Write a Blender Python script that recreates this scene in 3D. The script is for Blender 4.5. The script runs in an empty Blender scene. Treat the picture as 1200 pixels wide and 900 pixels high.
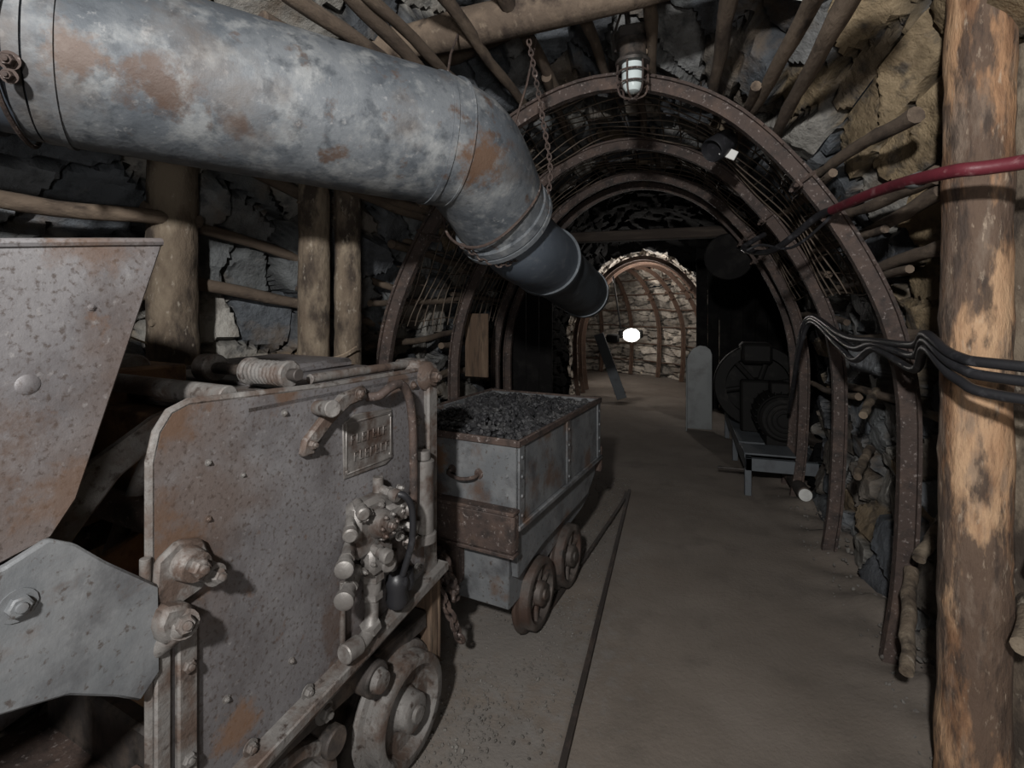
import bpy, bmesh, math, random
import numpy as np
from mathutils import Vector, Matrix
random.seed(11)
rng = np.random.default_rng(11)
R = random.uniform
scene = bpy.context.scene
scene.view_settings.view_transform = 'Standard'

# ------------------------------------------------------------------ materials
def mat(name, base, layers=(), rough=.8, metal=0.0, bump=.3, bscale=30, bdist=.01, attr=None, stretch=(1, 1, 1), spec=.4, emit=0, spots=()):
    m = bpy.data.materials.new(name); m.use_nodes = True
    nt = m.node_tree; N = nt.nodes; L = nt.links
    b = N['Principled BSDF']; b.inputs['Roughness'].default_value = rough
    b.inputs['Metallic'].default_value = metal
    b.inputs['Specular IOR Level'].default_value = spec
    tc = N.new('ShaderNodeTexCoord')
    mp = N.new('ShaderNodeMapping'); mp.inputs['Scale'].default_value = stretch
    L.new(tc.outputs['Object'], mp.inputs['Vector'])
    if attr:
        a = N.new('ShaderNodeAttribute'); a.attribute_name = attr; cur = a.outputs['Color']
    else:
        a = N.new('ShaderNodeRGB'); a.outputs[0].default_value = (*base, 1); cur = a.outputs[0]
    def blend(cur, fac, col, mode='MIX'):
        mx = N.new('ShaderNodeMix'); mx.data_type = 'RGBA'; mx.blend_type = mode
        L.new(fac, mx.inputs[0]); L.new(cur, mx.inputs[6]); mx.inputs[7].default_value = (*col, 1)
        return mx.outputs[2]
    for i, ly in enumerate(layers):
        col, sc, lo, hi = ly[:4]
        mode = ly[4] if len(ly) > 4 else 'MIX'
        fac = ly[5] if len(ly) > 5 else 1.0
        nz = N.new('ShaderNodeTexNoise'); nz.inputs['Scale'].default_value = sc
        nz.inputs['Detail'].default_value = 7; nz.inputs['Roughness'].default_value = .62
        off = N.new('ShaderNodeMapping'); off.inputs['Location'].default_value = (i*7.3, i*3.1, i*5.7)
        L.new(mp.outputs[0], off.inputs[0]); L.new(off.outputs[0], nz.inputs['Vector'])
        mr = N.new('ShaderNodeMapRange'); mr.inputs['From Min'].default_value = lo; mr.inputs['From Max'].default_value = hi
        mr.inputs['To Max'].default_value = fac
        L.new(nz.outputs['Fac'], mr.inputs['Value'])
        cur = blend(cur, mr.outputs[0], col, mode)
    if spots:
        nz = N.new('ShaderNodeTexNoise'); nz.inputs['Scale'].default_value = 14; nz.inputs['Detail'].default_value = 8; nz.inputs['Roughness'].default_value = .7
        L.new(tc.outputs['Object'], nz.inputs['Vector'])
        for (pos, r, col, f) in spots:
            vd = N.new('ShaderNodeVectorMath'); vd.operation = 'DISTANCE'; vd.inputs[1].default_value = pos
            L.new(tc.outputs['Object'], vd.inputs[0])
            ml = N.new('ShaderNodeMath'); ml.operation = 'MULTIPLY_ADD'; L.new(nz.outputs['Fac'], ml.inputs[0]); ml.inputs[1].default_value = r*3.2
            L.new(vd.outputs['Value'], ml.inputs[2])
            mr = N.new('ShaderNodeMapRange'); mr.inputs['From Min'].default_value = r*2.6; mr.inputs['From Max'].default_value = r*2.0
            mr.inputs['To Max'].default_value = f
            L.new(ml.outputs[0], mr.inputs['Value'])
            cur = blend(cur, mr.outputs[0], col)
    L.new(cur, b.inputs['Base Color'])
    if emit:
        b.inputs['Emission Color'].default_value = (1, .95, .9, 1); b.inputs['Emission Strength'].default_value = emit
    n2 = N.new('ShaderNodeTexNoise'); n2.inputs['Scale'].default_value = bscale; n2.inputs['Detail'].default_value = 8
    n2.inputs['Roughness'].default_value = .65
    L.new(mp.outputs[0], n2.inputs['Vector'])
    bp = N.new('ShaderNodeBump'); bp.inputs['Strength'].default_value = bump; bp.inputs['Distance'].default_value = bdist
    L.new(n2.outputs['Fac'], bp.inputs['Height']); L.new(bp.outputs[0], b.inputs['Normal'])
    return m

RU = (.10, .058, .036); RU2 = (.070, .044, .032); RO = (.15, .08, .042)
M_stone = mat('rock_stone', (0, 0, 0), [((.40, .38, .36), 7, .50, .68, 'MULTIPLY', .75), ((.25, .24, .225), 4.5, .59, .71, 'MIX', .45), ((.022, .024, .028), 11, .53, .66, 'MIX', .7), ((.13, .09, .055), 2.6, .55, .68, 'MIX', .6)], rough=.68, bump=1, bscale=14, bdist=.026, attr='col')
M_stone_shade = mat('shade_black_rock', (.005, .005, .005), [((.010, .009, .009), 4, .55, .7)], rough=.95, bump=.6, bscale=12, bdist=.02, spec=.08)  # near-black copy of the rock; shade of the unlit mid-tunnel put into the colour
M_floor = mat('dirt_floor', (.125, .104, .086), [((.155, .132, .112), 1.4, .4, .65), ((.095, .080, .067), 4, .5, .75), ((.19, .17, .15), 70, .6, .75, 'MIX', .4)], rough=.95, bump=.5, bscale=45, bdist=.008, spots=[((-.7, 2.2, 0), .5, (.15, .14, .13), .6), ((-.6, 3.2, 0), .45, (.14, .13, .12), .5), ((-.6, 1.6, 0), .3, (.15, .14, .13), .6)])
M_gravel = mat('gravel_stone', (.11, .10, .09), [((.17, .16, .145), 9, .5, .7), ((.05, .045, .04), 5, .5, .7)], rough=.9, bump=.5, bscale=60)
M_galv = mat('galvanised_steel', (.118, .127, .137), [((.068, .077, .088), 3.2, .42, .58), ((.19, .197, .20), 9, .50, .66), ((.040, .046, .054), 16, .53, .67, 'MIX', .8), ((.26, .26, .26), 38, .60, .70, 'MIX', .5), ((.09, .068, .053), 2.1, .54, .66, 'MIX', .65), ((.068, .041, .028), 9, .61, .69, 'MIX', .85)], rough=.62, metal=.12, bump=.5, bscale=28, bdist=.006,
             spots=[((-1.25, .95, 2.06), .09, RU2, .9), ((-1.36, .83, 2.10), .07, RU, .7), ((-.655, 1.66, 2.0), .11, RU, .95), ((-.66, 1.85, 2.0), .06, RU2, .8), ((-1.0, 1.2, 2.0), .05, RU, .6), ((-.72, 1.75, 2.13), .05, RU, .7), ((-1.15, 1.1, 2.0), .05, RU2, .7), ((-.62, 1.75, 2.08), .05, RU2, .8)])
M_galv2 = mat('galvanised_smooth', (.095, .113, .138), [((.065, .078, .098), 3.0, .40, .62), ((.155, .17, .19), 15, .55, .72), ((.08, .05, .035), 4, .62, .70, 'MIX', .6)], rough=.5, metal=.25, bump=.12, bscale=35, bdist=.004)
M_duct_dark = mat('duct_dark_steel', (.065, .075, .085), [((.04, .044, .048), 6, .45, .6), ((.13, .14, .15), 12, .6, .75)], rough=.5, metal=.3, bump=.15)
M_black = mat('black_interior', (.006, .006, .006), rough=.95)
M_paint = mat('worn_grey_paint', (.118, .112, .115), [((.158, .152, .155), 3, .45, .62), ((.080, .073, .074), 6, .48, .66), ((.088, .062, .050), 2.2, .49, .63, 'MIX', .72), ((.046, .034, .028), 90, .53, .65, 'MIX', .75), ((.24, .23, .225), 60, .60, .72, 'MIX', .5), ((.098, .058, .038), 16, .62, .70, 'MIX', .65)], rough=.55, metal=.12, bump=.4, bscale=70, bdist=.003,
              spots=[((0, .03, 1.27), .07, RU, .8), ((0, .03, .98), .10, RU, .75), ((0, .88, .68), .07, RU, .6), ((0, -.28, 1.27), .12, RU2, .7), ((0, -.12, 1.18), .08, RU, .6), ((0, .18, .56), .06, RO, .7), ((0, .45, .62), .07, RU2, .6), ((0, .72, 1.26), .06, RU, .7), ((0, .30, 1.29), .05, RU, .8), ((0, .0, 1.1), .05, RU, .6), ((0, -.1, 1.6), .06, RU, .6)])
M_paint2 = mat('blue_grey_paint', (.118, .124, .130), [((.17, .173, .176), 5, .45, .66), ((.062, .062, .066), 7, .5, .7), ((.092, .053, .034), 3.2, .56, .66, 'MIX', .75), ((.048, .032, .024), 50, .58, .66, 'MIX', .7)], rough=.5, metal=.15, bump=.35, bscale=50, bdist=.004,
               spots=[((-.42, 0, .84), .09, RO, .85), ((-.40, 0, .70), .06, RU2, .8), ((0, .3, .93), .06, RU, .7), ((0, .9, .64), .08, RU, .7), ((-.1, 0, .30), .06, RU, .6), ((0, .05, .62), .05, RU, .7), ((0, .55, .9), .05, RU, .6)])
M_paint_rust = mat('paint_with_rust', (.13, .122, .115), [((.076, .053, .042), 9, .44, .59), ((.19, .18, .17), 18, .56, .7), ((.038, .028, .023), 35, .56, .67)], rough=.65, metal=.15, bump=.6, bscale=60, bdist=.005)
M_rust = mat('rusted_steel', (.056, .039, .033), [((.088, .058, .045), 8, .5, .7), ((.026, .020, .018), 14, .48, .66), ((.25, .215, .20), 60, .59, .69, 'MIX', .8)], rough=.75, metal=.12, bump=.7, bscale=50, bdist=.006)
M_rustO = mat('orange_rust', (.15, .085, .045), [((.25, .16, .08), 6, .5, .7), ((.06, .032, .02), 10, .5, .66)], rough=.85, bump=.6, bscale=45, bdist=.006)
M_archfar = mat('rusted_steel_far', (.085, .05, .034), [((.05, .03, .022), 8, .5, .7), ((.15, .10, .07), 14, .58, .7)], rough=.8, bump=.5)
M_iron = mat('dark_iron', (.06, .052, .048), [((.13, .10, .08), 9, .5, .7), ((.02, .018, .016), 14, .5, .66)], rough=.6, metal=.4, bump=.4, bscale=50, bdist=.004)
M_wheel = mat('worn_wheel_iron', (.060, .050, .044), [((.12, .10, .088), 9, .5, .7), ((.055, .034, .026), 6, .5, .64), ((.022, .019, .017), 14, .54, .68)], rough=.65, metal=.2, bump=.5, bscale=50, bdist=.004)
M_railiron = mat('rail_iron', (.030, .024, .021), [((.07, .05, .04), 9, .5, .7)], rough=.75, metal=.2, bump=.4, bscale=50, bdist=.004)
M_machine = mat('sooty_iron', (.009, .0085, .008), [((.022, .020, .018), 9, .55, .7)], rough=.7, metal=.2, bump=.3, bscale=50, bdist=.004, spec=.2)
M_steelw = mat('worn_steel', (.14, .13, .122), [((.24, .228, .215), 12, .5, .7), ((.065, .044, .035), 9, .47, .61)], rough=.5, metal=.35, bump=.4, bscale=50, bdist=.004)
M_bark = mat('bark_wood', (.105, .079, .056), [((.19, .152, .11), 5, .47, .62), ((.038, .028, .021), 9, .47, .61), ((.31, .27, .22), 40, .60, .70, 'MIX', .6)], rough=.9, bump=1, bscale=22, bdist=.014, stretch=(1, 1, .5))
M_pole = mat('pole_wood', (.092, .068, .050), [((.165, .124, .09), 4, .48, .64), ((.042, .030, .023), 11, .5, .64), ((.22, .175, .13), 30, .60, .72, 'MIX', .5)], rough=.9, bump=.9, bscale=26, bdist=.010, stretch=(1, .35, 1))
M_strip = mat('stripped_wood', (.31, .175, .095), [((.41, .265, .158), 5, .45, .62), ((.16, .085, .046), 9, .45, .57), ((.085, .056, .040), 3.6, .475, .515, 'MIX', .95), ((.17, .13, .10), 14, .53, .63, 'MIX', .6), ((.040, .028, .022), 20, .52, .62, 'MIX', .85), ((.40, .32, .24), 50, .60, .70, 'MIX', .6)], rough=.8, bump=1, bscale=18, bdist=.018, stretch=(1, 1, .28))
M_plank = mat('grey_plank', (.20, .155, .11), [((.30, .24, .18), 6, .5, .66), ((.08, .055, .04), 12, .5, .66)], rough=.9, bump=.6, bscale=30, stretch=(3, 3, .4))
M_plankd = mat('brown_board', (.085, .055, .036), [((.13, .09, .06), 6, .5, .66), ((.04, .028, .02), 12, .5, .66)], rough=.9, bump=.6, bscale=30, stretch=(3, 3, .4))
M_beamd = mat('sooty_beam', (.025, .018, .014), [((.045, .034, .026), 6, .5, .66)], rough=.9, bump=.6, bscale=30, stretch=(.4, 3, 3))
M_dark = mat('black_board', (.007, .0065, .0065), [((.016, .015, .014), 6, .5, .7)], rough=.95, bump=.5, spec=.15)
M_ore = mat('coal_ore', (.024, .024, .026), [((.062, .061, .061), 6, .52, .66), ((.14, .135, .13), 22, .65, .74)], rough=.55, bump=.6, bscale=60)
M_rubber = mat('black_rubber', (.016, .016, .018), [((.05, .05, .055), 20, .55, .7)], rough=.42, bump=.1)
M_red = mat('red_hose_rubber', (.105, .017, .025), [((.06, .012, .017), 8, .5, .66), ((.19, .085, .09), 20, .58, .7)], rough=.45, bump=.15)
M_wire = mat('rusty_wire', (.10, .078, .06), [((.18, .14, .11), 12, .5, .7)], rough=.6, metal=.3, bump=.1)
M_glass = mat('frosted_lamp_glass', (.50, .56, .56), rough=.2, bump=0)
M_white = mat('white_enamel', (.55, .55, .53), [((.38, .38, .36), 12, .5, .7)], rough=.4, bump=.05)
M_lampface = mat('lit_lamp_face', (.9, .9, .9), rough=.4, bump=0, emit=3)
M_pale = mat('pale_sheet_steel', (.17, .18, .18), [((.11, .11, .11), 5, .5, .7)], rough=.5, metal=.2, bump=.1)
M_guard = mat('guard_sheet_steel', (.10, .11, .12), [((.06, .06, .065), 5, .5, .7)], rough=.5, metal=.2, bump=.1)

# ------------------------------------------------------------------ mesh builder
def frame_from(axis):
    a = Vector(axis).normalized()
    up = Vector((0, 0, 1)) if abs(a.z) < .9 else Vector((1, 0, 0))
    x = up.cross(a).normalized(); y = a.cross(x)
    return x, y, a

class B:
    def __init__(s): s.v = []; s.f = []; s.m = []
    def add(s, vs, fs, m=0):
        o = len(s.v); s.v += [tuple(v) for v in vs]
        for f in fs: s.f.append([i+o for i in f]); s.m.append(m)
    def box(s, lo, hi, m=0, bev=.004, rot=None, piv=None):
        lo = Vector(lo); hi = Vector(hi)
        bm = bmesh.new(); bmesh.ops.create_cube(bm, size=1)
        c = (lo+hi)/2; d = hi-lo
        for v in bm.verts: v.co = Vector((v.co.x*d.x, v.co.y*d.y, v.co.z*d.z))
        bv = min(bev, min(abs(d.x), abs(d.y), abs(d.z))*.4)
        if bv > 0: bmesh.ops.bevel(bm, geom=bm.edges[:], offset=bv, segments=1, affect='EDGES')
        vs = []
        for v in bm.verts:
            p = v.co.copy()
            if rot is not None: p = rot @ p
            vs.append(p+c)
        bm.verts.index_update()
        s.add(vs, [[v.index for v in f.verts] for f in bm.faces], m); bm.free()
    def prism(s, poly, x0, x1, m=0, bev=.003, axis='x'):
        bm = bmesh.new()
        def P(a, b, x):
            return (x, a, b) if axis == 'x' else ((a, x, b) if axis == 'y' else (a, b, x))
        v0 = [bm.verts.new(P(a, b, x0)) for a, b in poly]
        v1 = [bm.verts.new(P(a, b, x1)) for a, b in poly]
        n = len(poly)
        bm.faces.new(v0[::-1]); bm.faces.new(v1)
        for i in range(n): bm.faces.new([v0[i], v0[(i+1) % n], v1[(i+1) % n], v1[i]])
        bmesh.ops.recalc_face_normals(bm, faces=bm.faces[:])
        if bev: bmesh.ops.bevel(bm, geom=bm.edges[:], offset=bev, segments=1, affect='EDGES')
        bm.verts.index_update()
        s.add([v.co.copy() for v in bm.verts], [[v.index for v in f.verts] for f in bm.faces], m); bm.free()
    def tube(s, pts, rad, n=12, m=0, cap=True, wob=0, capm=None, closed=False):
        pts = [Vector(p) for p in pts]
        if not hasattr(rad, '__len__'): rad = [rad]*len(pts)
        k = len(pts); rings = []; x = None
        for i, p in enumerate(pts):
            if closed: t = pts[(i+1) % k]-pts[i-1]
            else: t = pts[min(i+1, k-1)]-pts[max(i-1, 0)]
            t.normalize()
            if x is None: x, y, _ = frame_from(t)
            else:
                x = (x-t*x.dot(t)).normalized()
            y = t.cross(x)
            rings.append([p+(x*math.cos(2*math.pi*j/n)+y*math.sin(2*math.pi*j/n))*rad[i]*(1+R(-wob, wob)) for j in range(n)])
        vs = [v for r in rings for v in r]; fs = []
        for i in range(k if closed else k-1):
            a = i*n; b = ((i+1) % k)*n
            for j in range(n): fs.append([a+j, a+(j+1) % n, b+(j+1) % n, b+j])
        s.add(vs, fs, m)
        if cap and not closed:
            cm = m if capm is None else capm
            s.add(rings[0][::-1], [list(range(n))], cm); s.add(rings[-1], [list(range(n))], cm)
    def cyl(s, p0, p1, r, r1=None, n=20, m=0, bev=.12):
        p0 = Vector(p0); p1 = Vector(p1); r1 = r if r1 is None else r1
        L = (p1-p0).length; c = min(L*.3, r*bev)
        s.lathe([(0, 0), (r-c, 0), (r, c), (r1, L-c), (r1-c, L), (0, L)], p0, p1-p0, n, m)
    def lathe(s, prof, org, axis, n=28, m=0):
        x, y, a = frame_from(axis); org = Vector(org); vs = []; fs = []
        idx = []
        for r, h in prof:
            if r < 1e-6: idx.append([len(vs)]); vs.append(org+a*h)
            else:
                idx.append(list(range(len(vs), len(vs)+n)))
                vs += [org+a*h+(x*math.cos(2*math.pi*j/n)+y*math.sin(2*math.pi*j/n))*r for j in range(n)]
        for i in range(len(prof)-1):
            A, C = idx[i], idx[i+1]
            for j in range(n):
                q = [A[j % len(A)], A[(j+1) % len(A)], C[(j+1) % len(C)], C[j % len(C)]]
                u = []
                for w in q:
                    if w not in u: u.append(w)
                if len(u) > 2: fs.append(u)
        s.add(vs, fs, m)
    def bolt(s, p, axis=(1, 0, 0), r=.012, h=.012, m=0):
        p = Vector(p)
        s.lathe([(0, 0), (r*1.5, 0), (r*1.5, h*.25), (0, h*.25)], p, axis, 16, m)
        a = Vector(axis).normalized()
        s.lathe([(0, 0), (r, 0), (r, h*.8), (r*.8, h), (0, h)], p+a*h*.2, axis, 6, m)
        s.lathe([(0, 0), (r*.5, 0), (r*.45, h*.4), (0, h*.5)], p+a*h*1.15, axis, 10, m)
    def rock(s, p, r, m=0, flat=.7):
        bm = bmesh.new(); bmesh.ops.create_icosphere(bm, subdivisions=1, radius=1)
        rot = Matrix.Rotation(R(0, 6.28), 3, Vector((R(-1, 1), R(-1, 1), R(-1, 1))).normalized())
        sc = Vector((R(.7, 1.3), R(.7, 1.3), R(.5, 1)*flat+.2))
        vs = [Vector(p)+rot @ Vector((v.co.x*sc.x, v.co.y*sc.y, v.co.z*sc.z))*r*R(.78, 1.15) for v in bm.verts]
        bm.verts.index_update()
        s.add(vs, [[v.index for v in f.verts] for f in bm.faces], m); bm.free()
    def make(s, name, mats, parent=None, ang=38, flat=False, mtx=None):
        me = bpy.data.meshes.new(name); me.from_pydata(s.v, [], s.f)
        for mt in mats: me.materials.append(mt)
        me.polygons.foreach_set('material_index', s.m)
        me.validate(); me.update()
        bm = bmesh.new(); bm.from_mesh(me); bmesh.ops.recalc_face_normals(bm, faces=bm.faces[:]); bm.to_mesh(me); bm.free()
        if not flat:
            me.polygons.foreach_set('use_smooth', [True]*len(me.polygons))
            me.set_sharp_from_angle(angle=math.radians(ang))
        ob = bpy.data.objects.new(name, me); scene.collection.objects.link(ob)
        if parent: ob.parent = parent
        if mtx is not None: ob.matrix_world = mtx
        return ob

def empty(name, mtx=None):
    e = bpy.data.objects.new(name, None); scene.collection.objects.link(e); e.empty_display_size = .1
    if mtx is not None: e.matrix_world = mtx
    return e

def catmull(P, per=6):
    P = [Vector(p) for p in P]; out = []
    for i in range(len(P)-1):
        p0 = P[max(i-1, 0)]; p1 = P[i]; p2 = P[i+1]; p3 = P[min(i+2, len(P)-1)]
        for k in range(per):
            t = k/per
            out.append(.5*((2*p1)+(p2-p0)*t+(2*p0-5*p1+4*p2-p3)*t*t+(3*p1-p0-3*p2+p3)*t**3))
    out.append(P[-1]); return out

# ------------------------------------------------------------------ tunnel geometry
half = [(.945, 0), (.98, .13), (.997, .33), (.985, .465), (.913, .60), (.736, .7625), (.49, .904), (.25, .975), (0, 1)]
prof = [Vector((a, b, 0)) for a, b in half]+[Vector((-a, b, 0)) for a, b in half[-2::-1]]
pc = catmull(prof, 40)
ua = np.array([p.x for p in pc]); uz = np.array([p.y for p in pc])
seg = np.sqrt((np.diff(ua)*1.4)**2+(np.diff(uz)*2.73)**2); cum = np.concatenate([[0], np.cumsum(seg)]); LEN = cum[-1]; cum = cum/LEN
def U(s): return np.interp(s, cum, ua), np.interp(s, cum, uz)
CX = -.35; CX2 = -.56; T1 = 9.3; RB = 1.7; T2 = T1+RB*math.pi/2
def path(t):
    t = np.asarray(t, float)
    ph = np.clip((t-T1)/RB, 0, math.pi/2)
    cx = CX+(CX2-CX)*np.clip((t-5)/3.5, 0, 1)
    px = np.where(t <= T1, cx, CX2-RB+RB*np.cos(ph)-np.clip(t-T2, 0, None))
    py = np.where(t <= T1, t, T1+RB*np.sin(ph))
    return px, py, np.cos(ph), np.sin(ph)
def shape(t, side):
    t = np.asarray(t, float)
    hl = np.interp(t, [-2, 1.2, 2.45, 7.5, 8.4, 20], [2.05, 2.0, 1.40, 1.4, 1.24, 1.24])
    hr = np.interp(t, [-2, 1.2, 2.1, 2.68, 4.62, 4.75, 8.2, 8.35, 20], [1.75, 1.75, 1.68, 1.40, 1.40, 2.3, 2.3, 1.24, 1.24])
    H = np.interp(t, [-2, 1.2, 2.1, 2.68, 7.5, 8.4, 20], [3.2, 3.2, 3.12, 2.76, 2.74, 2.42, 2.42])
    return np.where(side > 0, hr, hl), H
def SP(s, t, off=0.0, arch=False):
    s = np.asarray(s, float); t = np.asarray(t, float)
    x, z = U(s); x2, z2 = U(np.clip(s+.012, 0, 1)); x1, z1 = U(np.clip(s-.012, 0, 1))
    if arch:
        sc = np.where(t > 8, 1.0, 0.0)
        hw = 1.27*np.ones_like(t*s)-.16*sc; H = 2.61*np.ones_like(t*s)-.31*sc
    else: hw, H = shape(t, x)
    tx = (x2-x1)*hw; tz = (z2-z1)*H; l = np.sqrt(tx*tx+tz*tz)+1e-9
    nx, nz = -tz/l, tx/l
    sg = np.sign(nx*(-x)+nz*(.35-z)); nx, nz = nx*sg, nz*sg
    px, py, cx, cy = path(t)
    X = x*hw+nx*off; Z = z*H+nz*off
    return px+cx*X, py+cy*X, Z

def voronoi(p, q, seed):
    g = np.random.default_rng(seed); K = 97
    jx = g.uniform(.08, .92, (K, K)); jy = g.uniform(.08, .92, (K, K))
    ip = np.floor(p).astype(int); iq = np.floor(q).astype(int)
    f1 = np.full(p.shape, 9.); f2 = np.full(p.shape, 9.); idp = np.zeros(p.shape, int); idq = np.zeros(p.shape, int)
    dx1 = np.zeros(p.shape); dy1 = np.zeros(p.shape)
    for a in (-2, -1, 0, 1, 2):
        for b in (-1, 0, 1):
            cp = ip+a; cq = iq+b
            dx = p-(cp+jx[cp % K, cq % K]); dy = q-(cq+jy[cp % K, cq % K])
            d = np.maximum(np.abs(dx), np.abs(dy))*.45+np.sqrt(dx*dx+dy*dy)*.6
            cl = d < f1
            f2 = np.where(cl, f1, np.minimum(f2, d))
            idp = np.where(cl, cp, idp); idq = np.where(cl, cq, idq)
            dx1 = np.where(cl, dx, dx1); dy1 = np.where(cl, dy, dy1); f1 = np.where(cl, d, f1)
    r = [g.uniform(0, 1, (K, K))[idp % K, idq % K] for _ in range(5)]
    return f1, f2, dx1, dy1, r

PAL = np.array([[.125, .133, .142], [.075, .083, .093], [.17, .172, .17], [.135, .118, .10], [.058, .062, .069], [.23, .22, .20], [.17, .13, .085], [.10, .106, .108]])
def stone_grid(name, off_fn, p, q, colfn, seed, dark=None):
    p = p+.22*np.sin(q*1.3+1)+.12*np.sin(q*3.1); q = q+.25*np.sin(p*1.1)+.1*np.sin(p*2.7)
    f1, f2, dx, dy, r = voronoi(p, q, seed)
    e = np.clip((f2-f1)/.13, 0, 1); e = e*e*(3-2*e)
    h = (r[0]-.5)*.08+(r[1]-.5)*.13*dx+(r[2]-.5)*.13*dy-(1-e)*.06
    g1, g2, ddx, ddy, rr = voronoi(p*2.1+5+.3*q, q*1.7+3-.2*p, seed+50)
    e2 = np.clip((g2-g1)/.2, 0, 1)
    h = h+e*((rr[0]-.5)*.018+(rr[1]-.5)*.025*ddx+(rr[2]-.5)*.025*ddy)*e2
    X, Y, Z = off_fn(h)
    n, m = p.shape
    V = np.stack([X, Y, Z], -1).reshape(-1, 3)
    I = np.arange(n*m).reshape(n, m)
    F = np.stack([I[:-1, :-1], I[1:, :-1], I[1:, 1:], I[:-1, 1:]], -1).reshape(-1, 4)
    me = bpy.data.meshes.new(name); me.from_pydata(V.tolist(), [], F.tolist()); me.update()
    me.polygons.foreach_set('use_smooth', [True]*len(me.polygons))
    me.set_sharp_from_angle(angle=math.radians(32))
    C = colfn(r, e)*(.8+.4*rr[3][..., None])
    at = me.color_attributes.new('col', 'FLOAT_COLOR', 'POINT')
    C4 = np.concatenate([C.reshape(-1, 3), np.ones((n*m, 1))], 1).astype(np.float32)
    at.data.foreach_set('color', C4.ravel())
    me.materials.append(M_stone); me.materials.append(M_stone_shade)
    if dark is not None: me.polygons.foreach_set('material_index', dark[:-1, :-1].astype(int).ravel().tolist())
    ob = bpy.data.objects.new(name, me); scene.collection.objects.link(ob)
    return ob
def colors(T, S):
    def fn(r, e):
        w = (r[3]*8).astype(int) % 8
        C = PAL[w]*(.75+.6*r[4][..., None])
        och = ((T < 2.75) & (S > .14) & (S < .40) & (r[4] > .52))
        C = np.where(och[..., None], np.array([.21, .158, .095])*(.5+.8*r[0][..., None]), C)
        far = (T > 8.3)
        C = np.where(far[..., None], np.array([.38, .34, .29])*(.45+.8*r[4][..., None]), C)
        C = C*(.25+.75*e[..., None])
        return C
    return fn
TE = T2+1.6
def shell(name, s0, s1, seed):
    ns = int((s1-s0)*LEN/.019); ts = np.concatenate([np.arange(-1.7, 1, .04), np.arange(1, 4.7, .016), np.arange(4.7, 8.2, .05), np.arange(8.2, TE, .03)])
    S, T = np.meshgrid(np.linspace(s0, s1, ns), ts, indexing='ij')
    return stone_grid(name, lambda h: SP(S, T, h), S*LEN/.19, T/.27, colors(T, S), seed, dark=(T > 4.5) & (T < 8.5))  # dark mask: mid-tunnel stretch that gets the painted-in shade
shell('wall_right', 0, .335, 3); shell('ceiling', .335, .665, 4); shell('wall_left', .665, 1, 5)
def endwall(name, origin, ux, seed):
    A, Zz = np.meshgrid(np.arange(-2.5, 2.5, .04), np.arange(0, 3.3, .04), indexing='ij')
    o = Vector(origin); u = Vector(ux); n = Vector((-u.y, u.x, 0))
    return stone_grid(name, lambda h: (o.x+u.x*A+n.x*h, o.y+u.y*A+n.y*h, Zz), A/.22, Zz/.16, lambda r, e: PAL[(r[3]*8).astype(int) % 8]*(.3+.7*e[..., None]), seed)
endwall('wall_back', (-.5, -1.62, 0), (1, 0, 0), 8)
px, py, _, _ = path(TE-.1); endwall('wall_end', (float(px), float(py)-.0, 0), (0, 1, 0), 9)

# floor
xs = np.arange(-5.6, 2.3, .05); ys = np.arange(-1.8, 12.8, .05)
Xg, Yg = np.meshgrid(xs, ys, indexing='ij')
Zg = .010*np.sin(Xg*2.1+1)*np.sin(Yg*1.7)+.006*np.sin(Xg*7+Yg*3)*np.sin(Yg*6-Xg*2)+.002*rng.standard_normal(Xg.shape)
Zg -= .004
berm = np.clip((Xg-.55)/.35, 0, 1); Zg += .05*berm*berm*(1+.6*np.sin(Yg*9)+.4*np.sin(Yg*23+Xg*11))
I = np.arange(Xg.size).reshape(Xg.shape)
me = bpy.data.meshes.new('floor'); me.from_pydata(np.stack([Xg, Yg, Zg], -1).reshape(-1, 3).tolist(), [], np.stack([I[:-1, :-1], I[1:, :-1], I[1:, 1:], I[:-1, 1:]], -1).reshape(-1, 4).tolist())
me.materials.append(M_floor); me.polygons.foreach_set('use_smooth', [True]*len(me.polygons))
fo = bpy.data.objects.new('floor', me); scene.collection.objects.link(fo)

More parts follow.
